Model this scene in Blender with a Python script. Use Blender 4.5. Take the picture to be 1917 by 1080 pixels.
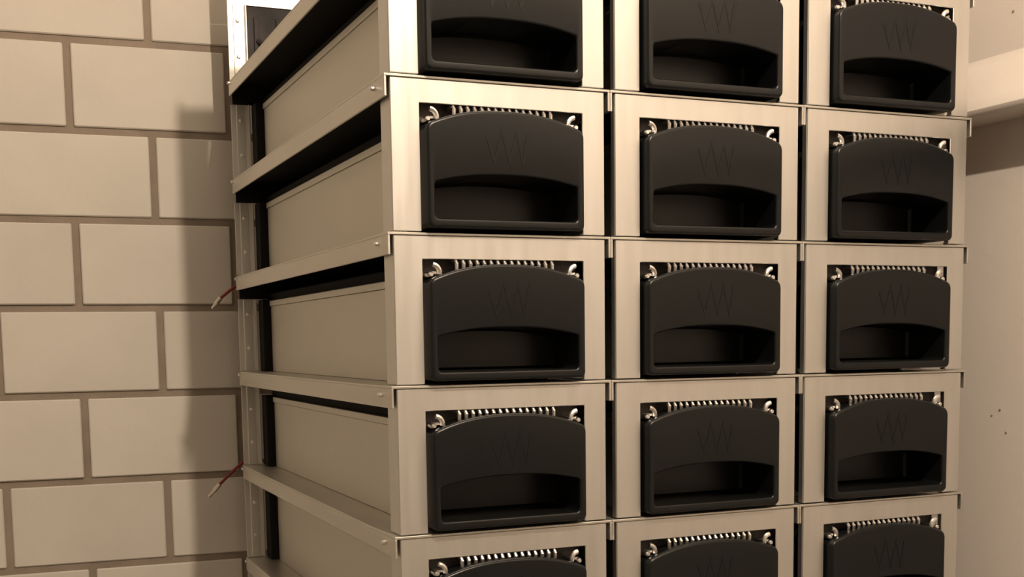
import bpy, bmesh, math, random
from mathutils import Vector, Matrix
random.seed(7)
for o in list(bpy.data.objects): bpy.data.objects.remove(o)
scene = bpy.context.scene
C = scene.collection

# ------------------------------------------------------------------ measures (metres)
H = 0.13            # height of one tier
Z0 = 1.60           # height of shelf line 0
W = 0.2003          # width of one front frame
G = 0.0112          # gap between two columns
PITCH = W + G
D = 0.69            # depth of the rack
NCOL = 3
NLINE = 13          # shelf lines 0..12
WALL_Y, WALL_A = 0.80, -0.0545

# ------------------------------------------------------------------ camera
cam_d = bpy.data.cameras.new('camera')
cam = bpy.data.objects.new('camera', cam_d); C.objects.link(cam)
yaw, pitch, roll = 0.4035836, -0.10390518, -0.01395248
fwd = Vector((math.sin(yaw)*math.cos(pitch), math.cos(yaw)*math.cos(pitch), math.sin(pitch)))
rt = Vector((math.cos(yaw), -math.sin(yaw), 0)); up = rt.cross(fwd)
r2 = rt*math.cos(roll) + up*math.sin(roll); u2 = up*math.cos(roll) - rt*math.sin(roll)
m = Matrix((r2, u2, -fwd)).transposed().to_4x4()
m.translation = Vector((-0.3118132, -0.97778462, Z0 - 0.35226335))
cam.matrix_world = m
cam_d.sensor_fit = 'HORIZONTAL'; cam_d.sensor_width = 36
cam_d.lens = 2237.8565/1917*36
cam_d.shift_y = (870.373-540)/1917
cam_d.clip_start = 0.02
scene.camera = cam

# ------------------------------------------------------------------ world, lights, exposure
wld = bpy.data.worlds.new('world'); scene.world = wld; wld.use_nodes = True
wld.node_tree.nodes['Background'].inputs[0].default_value = (0.8, 0.62, 0.45, 1)
wld.node_tree.nodes['Background'].inputs[1].default_value = 0.02
def lamp(name, loc, energy, color, radius):
    l = bpy.data.lights.new(name, 'POINT'); l.energy = energy; l.color = color; l.shadow_soft_size = radius
    o = bpy.data.objects.new(name, l); C.objects.link(o); o.location = loc
    return o
LAMP = (0.0735, -0.95, Z0 + 0.60)
lamp('ceiling_bulb_light', LAMP, 72, (1.0, 0.82, 0.64), 0.011)
lamp('room_fill_light', (-1.2, -2.6, Z0 + 0.62), 0.6, (1.0, 0.82, 0.64), 0.12)  # unseen fill light, added to raise the ambient level of the room
vs = scene.view_settings
scene.display_settings.display_device = 'sRGB'
vs.view_transform = 'Standard'; vs.look = 'None'; vs.gamma = 1.0; vs.use_curve_mapping = False
vs.exposure = 0.0

# ------------------------------------------------------------------ materials
def mat(name, color, rough=0.6, metal=0.0, var=0.0, scale=(8, 8, 8), bump=0.0, bscale=60.0, rvar=0.0, spec=0.5, coat=0.0, seed_random=0.0):
    mt = bpy.data.materials.new(name); mt.use_nodes = True
    nt = mt.node_tree; b = nt.nodes['Principled BSDF']; L = nt.links.new
    b.inputs['Base Color'].default_value = (*color, 1); b.inputs['Roughness'].default_value = rough
    b.inputs['Metallic'].default_value = metal; b.inputs['Specular IOR Level'].default_value = spec
    if coat: b.inputs['Coat Weight'].default_value = coat; b.inputs['Coat Roughness'].default_value = 0.15
    tc = nt.nodes.new('ShaderNodeTexCoord'); mp = nt.nodes.new('ShaderNodeMapping')
    mp.inputs['Scale'].default_value = scale; L(tc.outputs['Object'], mp.inputs['Vector'])
    n = nt.nodes.new('ShaderNodeTexNoise'); n.inputs['Scale'].default_value = 1.0; n.inputs['Detail'].default_value = 6
    oi = nt.nodes.new('ShaderNodeObjectInfo')
    ad = nt.nodes.new('ShaderNodeVectorMath'); ad.operation = 'ADD'
    sc = nt.nodes.new('ShaderNodeVectorMath'); sc.operation = 'SCALE'; sc.inputs[3].default_value = 37.0
    cmb = nt.nodes.new('ShaderNodeCombineXYZ')
    for k in range(3): L(oi.outputs['Random'], cmb.inputs[k])
    L(cmb.outputs[0], sc.inputs[0]); L(mp.outputs[0], ad.inputs[0]); L(sc.outputs[0], ad.inputs[1]); L(ad.outputs[0], n.inputs['Vector'])
    if var:
        mr = nt.nodes.new('ShaderNodeMapRange'); mr.inputs[1].default_value = 0.3; mr.inputs[2].default_value = 0.7
        mr.inputs[3].default_value = 1-var; mr.inputs[4].default_value = 1+var; L(n.outputs['Fac'], mr.inputs[0])
        val = mr.outputs[0]
        if seed_random:
            m2 = nt.nodes.new('ShaderNodeMapRange'); m2.inputs[3].default_value = 1-seed_random; m2.inputs[4].default_value = 1+seed_random
            L(oi.outputs['Random'], m2.inputs[0])
            mu = nt.nodes.new('ShaderNodeMath'); mu.operation = 'MULTIPLY'; L(val, mu.inputs[0]); L(m2.outputs[0], mu.inputs[1]); val = mu.outputs[0]
        vm = nt.nodes.new('ShaderNodeVectorMath'); vm.operation = 'SCALE'; vm.inputs[0].default_value = color
        L(val, vm.inputs[3]); L(vm.outputs[0], b.inputs['Base Color'])
    if rvar:
        mr = nt.nodes.new('ShaderNodeMapRange'); mr.inputs[1].default_value = 0.3; mr.inputs[2].default_value = 0.7
        mr.inputs[3].default_value = rough-rvar; mr.inputs[4].default_value = rough+rvar
        L(n.outputs['Fac'], mr.inputs[0]); L(mr.outputs[0], b.inputs['Roughness'])
    if bump:
        n2 = nt.nodes.new('ShaderNodeTexNoise'); n2.inputs['Scale'].default_value = bscale; n2.inputs['Detail'].default_value = 4
        L(tc.outputs['Object'], n2.inputs['Vector'])
        bp = nt.nodes.new('ShaderNodeBump'); bp.inputs['Strength'].default_value = bump; bp.inputs['Distance'].default_value = 0.002
        L(n2.outputs['Fac'], bp.inputs['Height']); L(bp.outputs[0], b.inputs['Normal'])
    return mt
M = {}
M['front'] = mat('brushed_steel', (0.70, 0.69, 0.66), 0.44, 1.0, 0.035, (110, 40, 7), rvar=0.03)
M['tray'] = mat('galvanised_steel', (0.66, 0.64, 0.59), 0.45, 1.0, 0.06, (60, 8, 60), rvar=0.05)
M['case'] = mat('zinc_sheet', (0.66, 0.64, 0.58), 0.5, 1.0, 0.05, (9, 4, 9), rvar=0.05)
M['black'] = mat('black_plastic', (0.0048, 0.0056, 0.0060), 0.32, 0.0, 0.1, (30, 30, 30), spec=0.34)
M['gloss'] = mat('black_gloss_plastic', (0.0048, 0.0051, 0.0051), 0.34, spec=0.42)
M['emblem'] = mat('black_emblem', (0.0045, 0.0052, 0.0055), 0.36, spec=0.3)
M['grille'] = mat('dark_grille', (0.03, 0.022, 0.018), 0.5)
M['shade_black'] = mat('black_casing_and_shade', (0.010, 0.009, 0.008), 0.8, spec=0.25)  # matte black for the casing and for the sheets imitating shade under shelves
M['scuffed'] = mat('scuffed_black_plate', (0.022, 0.018, 0.018), 0.6, 0.0, 0.7, (28, 28, 28), spec=0.3)
M['nickel'] = mat('nickel', (0.90, 0.88, 0.85), 0.3, 1.0)
M['block'] = mat('sand_lime_block', (0.62, 0.58, 0.52), 0.85, 0.0, 0.05, (7, 7, 7), bump=0.12, bscale=150, seed_random=0.03)
M['mortar'] = mat('mortar', (0.27, 0.22, 0.175), 0.95, 0.0, 0.12, (20, 20, 20), bump=0.5, bscale=200)
M['plaster'] = mat('plaster', (0.66, 0.60, 0.55), 0.9, 0.0, 0.03, (5, 5, 5), bump=0.15, bscale=120)
M['paint'] = mat('room_paint', (0.50, 0.47, 0.43), 0.9, 0.0, 0.03, (5, 5, 5))
M['pit'] = mat('plaster_pit', (0.30, 0.25, 0.21), 0.95)
M['floor'] = mat('concrete', (0.35, 0.33, 0.30), 0.8, 0.0, 0.1, (4, 4, 4), bump=0.2)
M['ceiling'] = mat('white_ceiling', (0.62, 0.60, 0.56), 0.9)
M['red'] = mat('red_insulation', (0.22, 0.015, 0.012), 0.45)
M['ferrule'] = mat('tinned_copper', (0.80, 0.76, 0.70), 0.35, 1.0)

# ------------------------------------------------------------------ helpers
def box(bm, x0, x1, y0, y1, z0, z1):
    vs_ = [bm.verts.new((x, y, z)) for z in (z0, z1) for y in (y0, y1) for x in (x0, x1)]
    for f in ((0, 2, 3, 1), (4, 5, 7, 6), (0, 1, 5, 4), (2, 6, 7, 3), (0, 4, 6, 2), (1, 3, 7, 5)):
        bm.faces.new([vs_[i] for i in f])
def prism(bm, pts, y0, y1):
    """polygon in x,z extruded along y"""
    a = [bm.verts.new((x, y0, z)) for x, z in pts]; b = [bm.verts.new((x, y1, z)) for x, z in pts]
    n = len(pts); bm.faces.new(a); bm.faces.new(b[::-1])
    for i in range(n): bm.faces.new((a[i], b[i], b[(i+1) % n], a[(i+1) % n]))
def tube(bm, pts, r, seg=10, caps=True):
    rings = []
    pts = [Vector(p) for p in pts]
    for i, p in enumerate(pts):
        t = (pts[min(i+1, len(pts)-1)] - pts[max(i-1, 0)]).normalized()
        a = t.orthogonal().normalized() if not rings else (rings[-1][1] - t*rings[-1][1].dot(t)).normalized()
        b = t.cross(a); rr = r[i] if isinstance(r, (list, tuple)) else r
        rings.append(([bm.verts.new(p + a*rr*math.cos(2*math.pi*k/seg) + b*rr*math.sin(2*math.pi*k/seg)) for k in range(seg)], a))
    for (r0, _), (r1, _) in zip(rings, rings[1:]):
        for k in range(seg): bm.faces.new((r0[k], r0[(k+1) % seg], r1[(k+1) % seg], r1[k]))
    if caps: bm.faces.new(rings[0][0][::-1]); bm.faces.new(rings[-1][0])
def bevel(bm, w, seg=1):
    bmesh.ops.recalc_face_normals(bm, faces=bm.faces)
    bmesh.ops.bevel(bm, geom=[e for e in bm.edges if e.calc_face_angle(0) > 0.5], offset=w, segments=seg, profile=0.5, affect='EDGES', clamp_overlap=True)
def mesh(name, bm, material, smooth=False):
    bmesh.ops.recalc_face_normals(bm, faces=bm.faces)
    me = bpy.data.meshes.new(name); bm.to_mesh(me); bm.free(); me.materials.append(material)
    if smooth:
        for p in me.polygons: p.use_smooth = True
        me.set_sharp_from_angle(angle=math.radians(35))
    return me
def link(name, me, parent=None, loc=(0, 0, 0)):
    o = bpy.data.objects.new(name, me); C.objects.link(o); o.location = loc
    if parent: o.parent = parent
    return o
def obj(name, bm, material, parent=None, loc=(0, 0, 0), smooth=False):
    return link(name, mesh(name, bm, material, smooth), parent, loc)
def thing(name, label, cat, loc=(0, 0, 0), group=None):
    o = bpy.data.objects.new(name, None); C.objects.link(o); o.location = loc; o.empty_display_size = 0.05
    o['label'] = label; o['category'] = cat
    if group: o['group'] = group
    return o
def struct(name, bm, material, loc=(0, 0, 0)):
    o = obj(name, bm, material, None, loc); o['kind'] = 'structure'; return o

# ------------------------------------------------------------------ room
XL, XR, YF, ZC = -2.2, 0.72, -3.6, 2.55
bm = bmesh.new(); box(bm, XL-.1, XR+.1, YF-.1, 1.15, -.1, 0); struct('floor', bm, M['floor'])
bm = bmesh.new(); box(bm, XL-.1, XR+.1, YF-.1, 1.15, ZC, ZC+.1); struct('ceiling', bm, M['ceiling'])
bm = bmesh.new(); box(bm, XL-.1, XL, YF-.1, 1.15, 0, ZC); struct('wall_left', bm, M['paint'])
bm = bmesh.new(); box(bm, XL, XR, YF-.1, YF, 0, ZC); struct('wall_front', bm, M['paint'])
bm = bmesh.new(); box(bm, XR, XR+.1, YF-.1, 1.15, 0, ZC); wr = struct('wall_right', bm, M['plaster'])
for (y, z, r) in ((0.040, -0.437, .0016), (0.052, -0.444, .0013), (0.030, -0.462, .0014), (0.037, -0.005, .0016), (0.058, -0.05, .0014), (-.03, -.30, .0016)):
    bm = bmesh.new(); bmesh.ops.create_icosphere(bm, subdivisions=2, radius=r)
    o = obj('plaster_pit', bm, M['pit'], wr, (XR, y, Z0+z), True)
# projecting concrete ledge with a sloped upper face along the right wall
bm = bmesh.new()
zt, zb, pr = Z0-0.051, Z0-0.120, 0.048
prof = [(XR+.02, zt+.006), (XR-.0004, zt+.004), (XR-.003, zt-.001), (XR-.009, zt-.007), (XR-pr+.007, zb+.022), (XR-pr+.002, zb+.013), (XR-pr, zb+.008), (XR-pr+.001, zb+.004), (XR-pr+.004, zb+.001), (XR-pr+.008, zb), (XR+.02, zb)]
prism(bm, prof, YF+.001, .86)
o = obj('trim_1', bm, M['plaster'], None, (0, 0, 0), True); o['kind'] = 'structure'

# back wall: mortar core with every block a child
CH, BL, MJ = 0.1216, 0.2154, 0.0102
S0, ZW = 0.0043, Z0 + 0.0654
wb = bpy.data.objects.new('wall_back', None)
bm = bmesh.new(); box(bm, -2.3, 0.98, 0.004, 0.15, 0, ZC)
wb = struct('wall_back', bm, M['mortar'], (-.1, WALL_Y, 0)); wb.rotation_euler.z = WALL_A
def block_mesh(w, h):
    bm = bmesh.new(); box(bm, -w/2, w/2, -0.0, .05, -h/2, h/2); bevel(bm, .0016, 1); return mesh('block', bm, M['block'])
bme = block_mesh(BL-MJ, CH-MJ)
top_i = -7; bot_i = 12
for i in range(top_i, bot_i+1):
    zt_ = ZW - CH*i; zc = zt_ - CH/2
    z_lo, z_hi = zc-(CH-MJ)/2, min(zc+(CH-MJ)/2, ZC)
    if z_lo > ZC-.02 or z_hi < 0.02: continue
    z_lo = max(z_lo, 0.0)
    off = 0.5 if i % 2 == 0 else 0.0
    part_h = z_hi - z_lo < CH-MJ-1e-4
    me_row = block_mesh(BL-MJ, z_hi-z_lo) if part_h else bme
    for j in range(-10, 4):
        s = S0 + BL*(j+off) + BL/2
        if s > 0.86: continue
        o = link('block', me_row, wb, (s, random.uniform(-.0008, .0008), (z_lo+z_hi)/2))

# ------------------------------------------------------------------ rack
rack = thing('steel_rack', 'tall open steel rack of three columns of framed cells beside the block wall', 'rack', (W*1.5+G, D/2, 0))
RX, RY = rack.location.x, rack.location.y
T = 0.0022; FH = 0.0189; E0 = 0.0056
def tray_mesh():
    bm = bmesh.new()
    x0, x1 = -E0+.0001, W+E0-.0001
    box(bm, x0, x1, -.0012, D+.006, -T, 0)
    b2 = bmesh.new()
    for a, b in ((x0, x0+T), (x1-T, x1)):
        box(bm, a, b, -.0012, D+.006, -FH, -T)
    box(bm, x0+T, x1-T, D+.003, D+.006, -.012, -T)
    b2.free(); bevel(bm, .0004); return mesh('shelf', bm, M['tray'])
def front_mesh(rl, rr):
    bm = bmesh.new()
    zt, zb = -T-.0003, -H+.0012
    ox0, ox1, oz = .0255, .1785, -.0222
    pts = [(0, zb), (ox0, zb), (ox0, oz), (ox1, oz), (ox1, zb), (W, zb), (W, zt), (0, zt)]
    prism(bm, pts, 0, .0016)
    box(bm, 0, .0016, .0016, rl, zb, zt); box(bm, W-.0016, W, .0016, rr, zb, zt)
    box(bm, .0016, W-.0016, .0016, .012, zt-.0016, zt)
    # folded feet under the side bands
    box(bm, .002, ox0, .0016, .008, zb, zb+.0016); box(bm, ox1, W-.002, .0016, .008, zb, zb+.0016)
    bevel(bm, .0005); return mesh('front_frame', bm, M['front'])
def rear_mesh():
    bm = bmesh.new()
    zt, zb = -T-.0003, -H+.0012
    x0, x1 = -.0052, W+.0052
    a0, a1 = .0190, W-.0190
    prism(bm, [(x0, zb), (a0, zb), (a0, -.031), (a1, -.031), (a1, zb), (x1, zb), (x1, zt), (x0, zt)], D-.0016, D)
    for c in (.0075, W-.0075): box(bm, c-.0055, c+.0055, D-.0034, D-.0015, zb+.002, -.0315)
    box(bm, a0-.0018, a0, D-.010, D-.0015, zb, -.0315); box(bm, a1, a1+.0018, D-.010, D-.0015, zb, -.0315)
    bevel(bm, .0004); return mesh('rear_frame', bm, M['front'])
def post_mesh(zt):
    """left rear post between two shelves: flat band, joggled screw strip and folded inner lip"""
    bm = bmesh.new()
    zb = -H+.0012
    pts = [(-.0052, D), (-.0052, D-.0016), (.0018, D-.0016), (.0022, D-.0034), (.0128, D-.0034), (.0132, D-.0016), (.0172, D-.0016), (.0172, D-.010), (.0190, D-.010), (.0190, D)]
    lo = [bm.verts.new((x, y, zb)) for x, y in pts]; hi = [bm.verts.new((x, y, zt)) for x, y in pts]
    bm.faces.new(lo); bm.faces.new(hi[::-1])
    for i in range(len(pts)): j = (i+1) % len(pts); bm.faces.new((lo[i], lo[j], hi[j], hi[i]))
    bevel(bm, .0003); return mesh('rear_post', bm, M['front'])
def screw_mesh(r=.0026, h=.003):
    bm = bmesh.new(); tube(bm, [(0, 0, 0), (0, -h*.6, 0), (0, -h, 0)], [r, r, r*.6], 10); return mesh('screw', bm, M['nickel'], True)
def pin_mesh():
    bm = bmesh.new(); tube(bm, [(0, 0, 0), (-.003, 0, 0), (-.0042, 0, 0)], [.0022, .0022, .0012], 10); return mesh('pin', bm, M['nickel'], True)
bm = bmesh.new(); box(bm, -E0+.0001+T+.0002, W+E0-.0001-T-.0002, .029, D+.002, -T-.0012, -T); box(bm, -E0+.0001+T+.0002, W+E0-.0001-T-.0002, D-.004, D-.0022, -.0312, -T-.0012); LN = mesh('shade_black', bm, M['shade_black'])  # black sheet with rear drop, added as painted shade under the upper shelves
bm = bmesh.new(); box(bm, -E0+.0001+T+.0002, W+E0-.0001-T-.0002, .029, D+.002, -T-.0012, -T); LN2 = mesh('shade_black', bm, M['shade_black'])  # same painted shade sheet without the rear drop
RF, POS = rear_mesh(), [post_mesh(-.0316), post_mesh(-FH-.0004)]
FR3 = [front_mesh(.028, .009), front_mesh(.009, .009), front_mesh(.009, .028)]
TR, SC, PN = tray_mesh(), screw_mesh(), pin_mesh()
bm = bmesh.new()
box(bm, .0185, W-.0185, D+.0005, D+.004, -H+.004, -.028)
for k in range(5): box(bm, .03+k*.03, .036+k*.03, D-.003, D+.0006, -H+.012, -.045)
tube(bm, [(.034, D-.002, -.075), (.044, D-.012, -.085), (.05, D-.010, -.105), (.046, D-.004, -.118)], .0035, 8)
bevel(bm, .0004); BP = mesh('backplate', bm, M['scuffed'])
for c in range(NCOL):
    for k in range(NLINE):
        p = Vector((c*PITCH-RX, -RY, Z0-H*k))
        t = link('shelf', TR, rack, p)
        if k < 7: link('shade_black', LN if k < 3 else LN2, t)['label'] = 'black sheet added for the dark shade under the shelf'
        if k < 7:
            if c == 0:
                link('pin', PN, t, (-E0+.0001, .026, -.008)); link('pin', PN, t, (-E0+.0001, D-.006, -.004))
    for k in range(-2, NLINE-1):
        p = Vector((c*PITCH-RX, -RY, Z0-H*k))
        ff = link('front_frame', FR3[c], rack, p)
        if k < 0: ff.scale.z = 1.025; ff.location.z += .0021
        if k < 0:
            rf = link('rear_frame', RF, rack, p); rf.scale.z = 1.025; rf.location.z += .0021
        else:
            PO = POS[0 if k < 3 else 1]
            rf = link('rear_post', PO, rack, p)
            o = link('rear_post', PO, rack, p + Vector((W, 0, 0))); o.scale.x = -1
        if k < 6 and c == 0:
            for dz in (-.052, -.098): link('screw', SC, rf, (.0075, D-.0034, dz))
        if k == -1:
            o = link('backplate', BP, rf); o['label'] = 'black backplate behind the open top tier'
# feet down to the floor
bm = bmesh.new(); zf = Z0-H*(NLINE-1)-FH
for c in range(NCOL):
    for x in (c*PITCH+.012, c*PITCH+W-.012):
        for y in (.03, D-.03):
            bm = bmesh.new(); tube(bm, [(0, 0, 0), (0, 0, .006), (0, 0, .008), (0, 0, Z0-H*(NLINE-1)-T)], [.014, .014, .006, .006], 12)
            obj('foot', bm, M['black'], rack, (x-RX, y-RY, 0), True)

# ------------------------------------------------------------------ battery modules
CX = 0.102
def arch(t, zs, zc, pw=2.4): return zc + (zs-zc)*abs(t)**pw
def loop(x0, x1, zb, zs, zc, r, rt_, n_b=12, n_s=6, n_t=28, n_c=5):
    """rounded-bottom rectangle with arched top, anticlockwise from bottom left"""
    P = []
    for k in range(n_b+1): P.append((x0+r+(x1-x0-2*r)*k/n_b, zb))
    for k in range(1, n_c+1):
        a = -math.pi/2 + math.pi/2*k/n_c; P.append((x1-r+r*math.cos(a), zb+r+r*math.sin(a)))
    for k in range(1, n_s+1): P.append((x1, zb+r+(zs-rt_-zb-r)*k/n_s))
    # rounded shoulder then arch
    w = (x1-x0)/2; cx = (x0+x1)/2
    for k in range(1, n_c+1):
        a = math.pi/2*k/n_c; P.append((x1-rt_+rt_*math.cos(a), zs-rt_+rt_*math.sin(a)+ (arch((w-rt_)/w, zs, zc)-zs)*(k/n_c)))
    for k in range(1, n_t+1):
        x = x1-rt_-(x1-x0-2*rt_)*k/n_t; P.append((x, arch((x-cx)/w, zs, zc)))
    for k in range(1, n_c+1):
        a = math.pi/2+math.pi/2*k/n_c; P.append((x0+rt_+rt_*math.cos(a), zs-rt_+rt_*math.sin(a)+(arch((w-rt_)/w, zs, zc)-zs)*(1-k/n_c)))
    for k in range(1, n_s+1): P.append((x0, zs-rt_-(zs-rt_-zb-r)*k/n_s))
    for k in range(1, n_c): 
        a = math.pi+math.pi/2*k/n_c; P.append((x0+r+r*math.cos(a), zb+r+r*math.sin(a)))
    return P
PROT = 0.010
def loops_mesh(bm, loops):
    rings = [[bm.verts.new((x, y, z)) for x, z in P] for P, y in loops]
    n = len(rings[0])
    for a, b in zip(rings, rings[1:]):
        for k in range(n): bm.faces.new((a[k], a[(k+1) % n], b[(k+1) % n], b[k]))
    return rings
def cover_mesh():
    bm = bmesh.new()
    def outer(i): return loop(.0285+i, .1755-i, -.1263+i, -.0402-i, -.0266-i, .0045, .005)
    def pock(i): return loop(.0345+i, .1690-i, -.1190+i, -.0882-i*.6, -.0805-i, .004, .002)
    rings = loops_mesh(bm, [(outer(0), .052), (outer(0), -PROT+.0022), (outer(.0006), -PROT+.0008), (outer(.0015), -PROT+.0001), (outer(.0024), -PROT),
        (pock(-.0016), -PROT), (pock(-.0007), -PROT+.0002), (pock(-.0001), -PROT+.0007), (pock(.0003), -PROT+.0014), (pock(.0004), -PROT+.0024)])
    return mesh('front_cover', bm, M['black'], True)
def pocket_mesh():
    bm = bmesh.new()
    def pock(i): return loop(.0345+i, .1690-i, -.1190+i, -.0882-i*.6, -.0805-i, .004, .002)
    rings = loops_mesh(bm, [(pock(.0004), -PROT+.0024), (pock(.0008), .044), (pock(.003), .047)])
    bm.faces.new(rings[-1]); return mesh('handle_pocket', bm, M['gloss'], True)
def case_mesh():
    bm = bmesh.new(); box(bm, 0.0362, .1658, .0525, .6835, -H+.0002, -.0235)
    box(bm, .0215, .1785, .656, .6835, -H+.0002, -.0325); box(bm, .045, .157, .6836, .6985, -H+.006, -.040); bevel(bm, .0015, 2); return mesh('casing', bm, M['shade_black'])
def side_mesh(x0, x1, out):
    bm = bmesh.new(); box(bm, x0, x1, .0535, .652, -H+.0002, -.0420)
    lx0, lx1 = (x0-.0016, x1) if out < 0 else (x0, x1+.0016)
    box(bm, lx0, lx1, .053, .6525, -.0418, -.0345); bevel(bm, .0008, 2); return mesh('side_panel', bm, M['case'])
def grille_mesh():
    bm = bmesh.new()
    box(bm, .0275, .1765, .0125, .0145, -.048, -.0190); return mesh('vent_grille', bm, M['grille'])
def rib_mesh():
    bm = bmesh.new(); n = 15
    for k in range(n):
        x = .0565 + (.1475-.0565)*k/(n-1)
        t = (x-CX)/.0735; zl = arch(t, -.0402, -.0266)-.003; zh = -.0237
        tube(bm, [(x, .0125, zl-.001), (x, .0008, zl), (x, .0002, zh-.0022), (x, .0014, zh-.0006), (x, .0125, zh)], .0019, 8)
    return mesh('vent_ribs', bm, M['nickel'], True)
def clip_mesh(s):
    bm = bmesh.new()
    def X(x): return CX + s*(x-CX)
    cx, cz, r = .0335, -.0335, .0068
    pts = [(X(cx+r*math.cos(math.radians(a))), -.0008, cz+r*math.sin(math.radians(a))) for a in range(85, -16, -10)]
    tube(bm, pts, .0023, 8)
    tube(bm, [(X(.0325), .012, -.0352), (X(.0325), -.001, -.0352), (X(.0325), -.0024, -.0352)], [.0026, .0026, .0016], 10)
    box(bm, min(X(.033), X(.041)), max(X(.033), X(.041)), .0015, .0125, -.0345, -.0325)
    return mesh('clip', bm, M['nickel'], True)
def emblem_mesh():
    bm = bmesh.new()
    P = [(-.62, .32), (-.40, -.5), (-.14, .5), (.12, -.5), (.36, .5), (.58, -.5), (.80, .5)]
    cx, cz, s = .100, -.0570, .0270
    pts = [(cx+a*s, -PROT-.0003, cz+b*s*.95) for a, b in P]
    pts = [Vector(p) for p in pts]; w = .0021; L_, R_ = [], []
    for i, p in enumerate(pts):
        d0 = (p-pts[i-1]).normalized() if i else (pts[1]-p).normalized()
        d1 = (pts[i+1]-p).normalized() if i < len(pts)-1 else d0
        n0, n1 = Vector((-d0.z, 0, d0.x)), Vector((-d1.z, 0, d1.x))
        mt_ = (n0+n1); mt_ = mt_/max(mt_.dot(n0), .35) if mt_.length > 1e-4 else n0
        mt_ = mt_*min(1.0, 1.7/mt_.length)
        L_.append(p+mt_*w); R_.append(p-mt_*w)
    f0 = [bm.verts.new(v) for v in L_]; f1 = [bm.verts.new(v) for v in R_]
    g0 = [bm.verts.new(v+Vector((0, .0008, 0))) for v in L_]; g1 = [bm.verts.new(v+Vector((0, .0008, 0))) for v in R_]
    for i in range(len(pts)-1):
        bm.faces.new((f0[i], f0[i+1], f1[i+1], f1[i])); bm.faces.new((f0[i], g0[i], g0[i+1], f0[i+1])); bm.faces.new((f1[i], f1[i+1], g1[i+1], g1[i]))
    return mesh('emblem', bm, M['emblem'])
CV, PK, CS, SL, SR, GR, RB, CL, CRr, EM = cover_mesh(), pocket_mesh(), case_mesh(), side_mesh(.032, .036, -1), side_mesh(.166, .170, 1), grille_mesh(), rib_mesh(), clip_mesh(1), clip_mesh(-1), emblem_mesh()
proto = thing('battery_module', '', 'battery module', (0, 0, 0), 'battery modules in the rack cells')
OFF = Vector((-CX, -.33, H))      # mesh space -> module base (centre of its footprint, on the shelf)
def part(name, me, parent): return link(name, me, parent, OFF if parent is proto else (0, 0, 0))
cs = part('casing', CS, proto); cs['label'] = 'black battery casing'
for me_ in (SL, SR):
    sp = part('side_panel', me_, proto); sp['label'] = 'bare zinc side panel with a folded top lip'
cv = part('front_cover', CV, proto); cv['label'] = 'black arched front cover'
part('handle_pocket', PK, cv); part('emblem', EM, cv)
gr = part('vent_grille', GR, proto)
rb = part('vent_ribs', RB, gr); rb['kind'] = 'stuff'
part('clip', CL, gr); part('clip', CRr, gr)
def copy_tree(o, parent=None):
    c = o.copy(); C.objects.link(c)
    if parent: c.parent = parent
    for ch in o.children: copy_tree(ch, c)
    return c
colw = ['left', 'middle', 'right']
roww = ['top row, cut off by picture top', 'second row from the top', 'middle row of five', 'fourth row from the top', 'bottom row, cut off by picture bottom']
first = True
for r in range(5):
    for c in range(NCOL):
        o = proto if first else copy_tree(proto)
        first = False
        o.location = (c*PITCH - OFF.x, -OFF.y, Z0-H*(r+1))
        o['label'] = 'black arched-front battery module, %s column, %s' % (colw[c], roww[r])

# ------------------------------------------------------------------ red cables poking out behind the rack
def cable(zl, pts, label):
    base = Vector(pts[0])
    t = thing('cable', label, 'cable', base, 'red cables behind the rack')
    P = [Vector(p)-base for p in pts]
    bm = bmesh.new(); tube(bm, P[:-1], .0021, 10); obj('wire', bm, M['red'], t, (0, 0, 0), True)
    d = (P[-1]-P[-2])
    bm = bmesh.new(); tube(bm, [P[-2]-d*.1, P[-2]+d*.45, P[-2]+d*.5, P[-1]], [.0033, .0033, .0026, .0021], 10)
    obj('ferrule', bm, M['ferrule'], t, (0, 0, 0), True)
cable(0, [(.06, .6995, Z0-.32), (.045, .713, Z0-.285), (.02, .729, Z0-.2625), (.0053, .736, Z0-.2676), (-.007, .738, Z0-.2773), (-.0215, .738, Z0-.2890), (-.0322, .738, Z0-.3025)], 'upper red cable with bare silver tip, poking out behind the rack')
cable(0, [(.06, .6995, Z0-.57), (.045, .713, Z0-.535), (.02, .727, Z0-.5095), (.0066, .736, Z0-.5165), (-.009, .738, Z0-.5295), (-.0330, .738, Z0-.5517), (-.0472, .738, Z0-.567)], 'lower red cable with bare silver tip, poking out behind the rack')

# ------------------------------------------------------------------ ceiling lamp (out of the picture, carries the main bulb)
lt = thing('ceiling_lamp', 'round white ceiling lamp with a pull-down bulb holder behind the viewer', 'lamp', (LAMP[0], LAMP[1], ZC))
bm = bmesh.new(); tube(bm, [(0, 0, 0), (0, 0, -.02), (0, 0, -.03)], [.06, .06, .03], 20); obj('canopy', bm, M['ceiling'], lt, (0, 0, 0), True)
bm = bmesh.new(); tube(bm, [(0, 0, -.03), (0, 0, LAMP[2]-ZC+.16)], .003, 8); obj('cord', bm, M['black'], lt, (0, 0, 0), True)
bm = bmesh.new(); tube(bm, [(0, 0, LAMP[2]-ZC+.16), (0, 0, LAMP[2]-ZC+.09)], .02, 14); obj('socket', bm, M['black'], lt, (0, 0, 0), True)
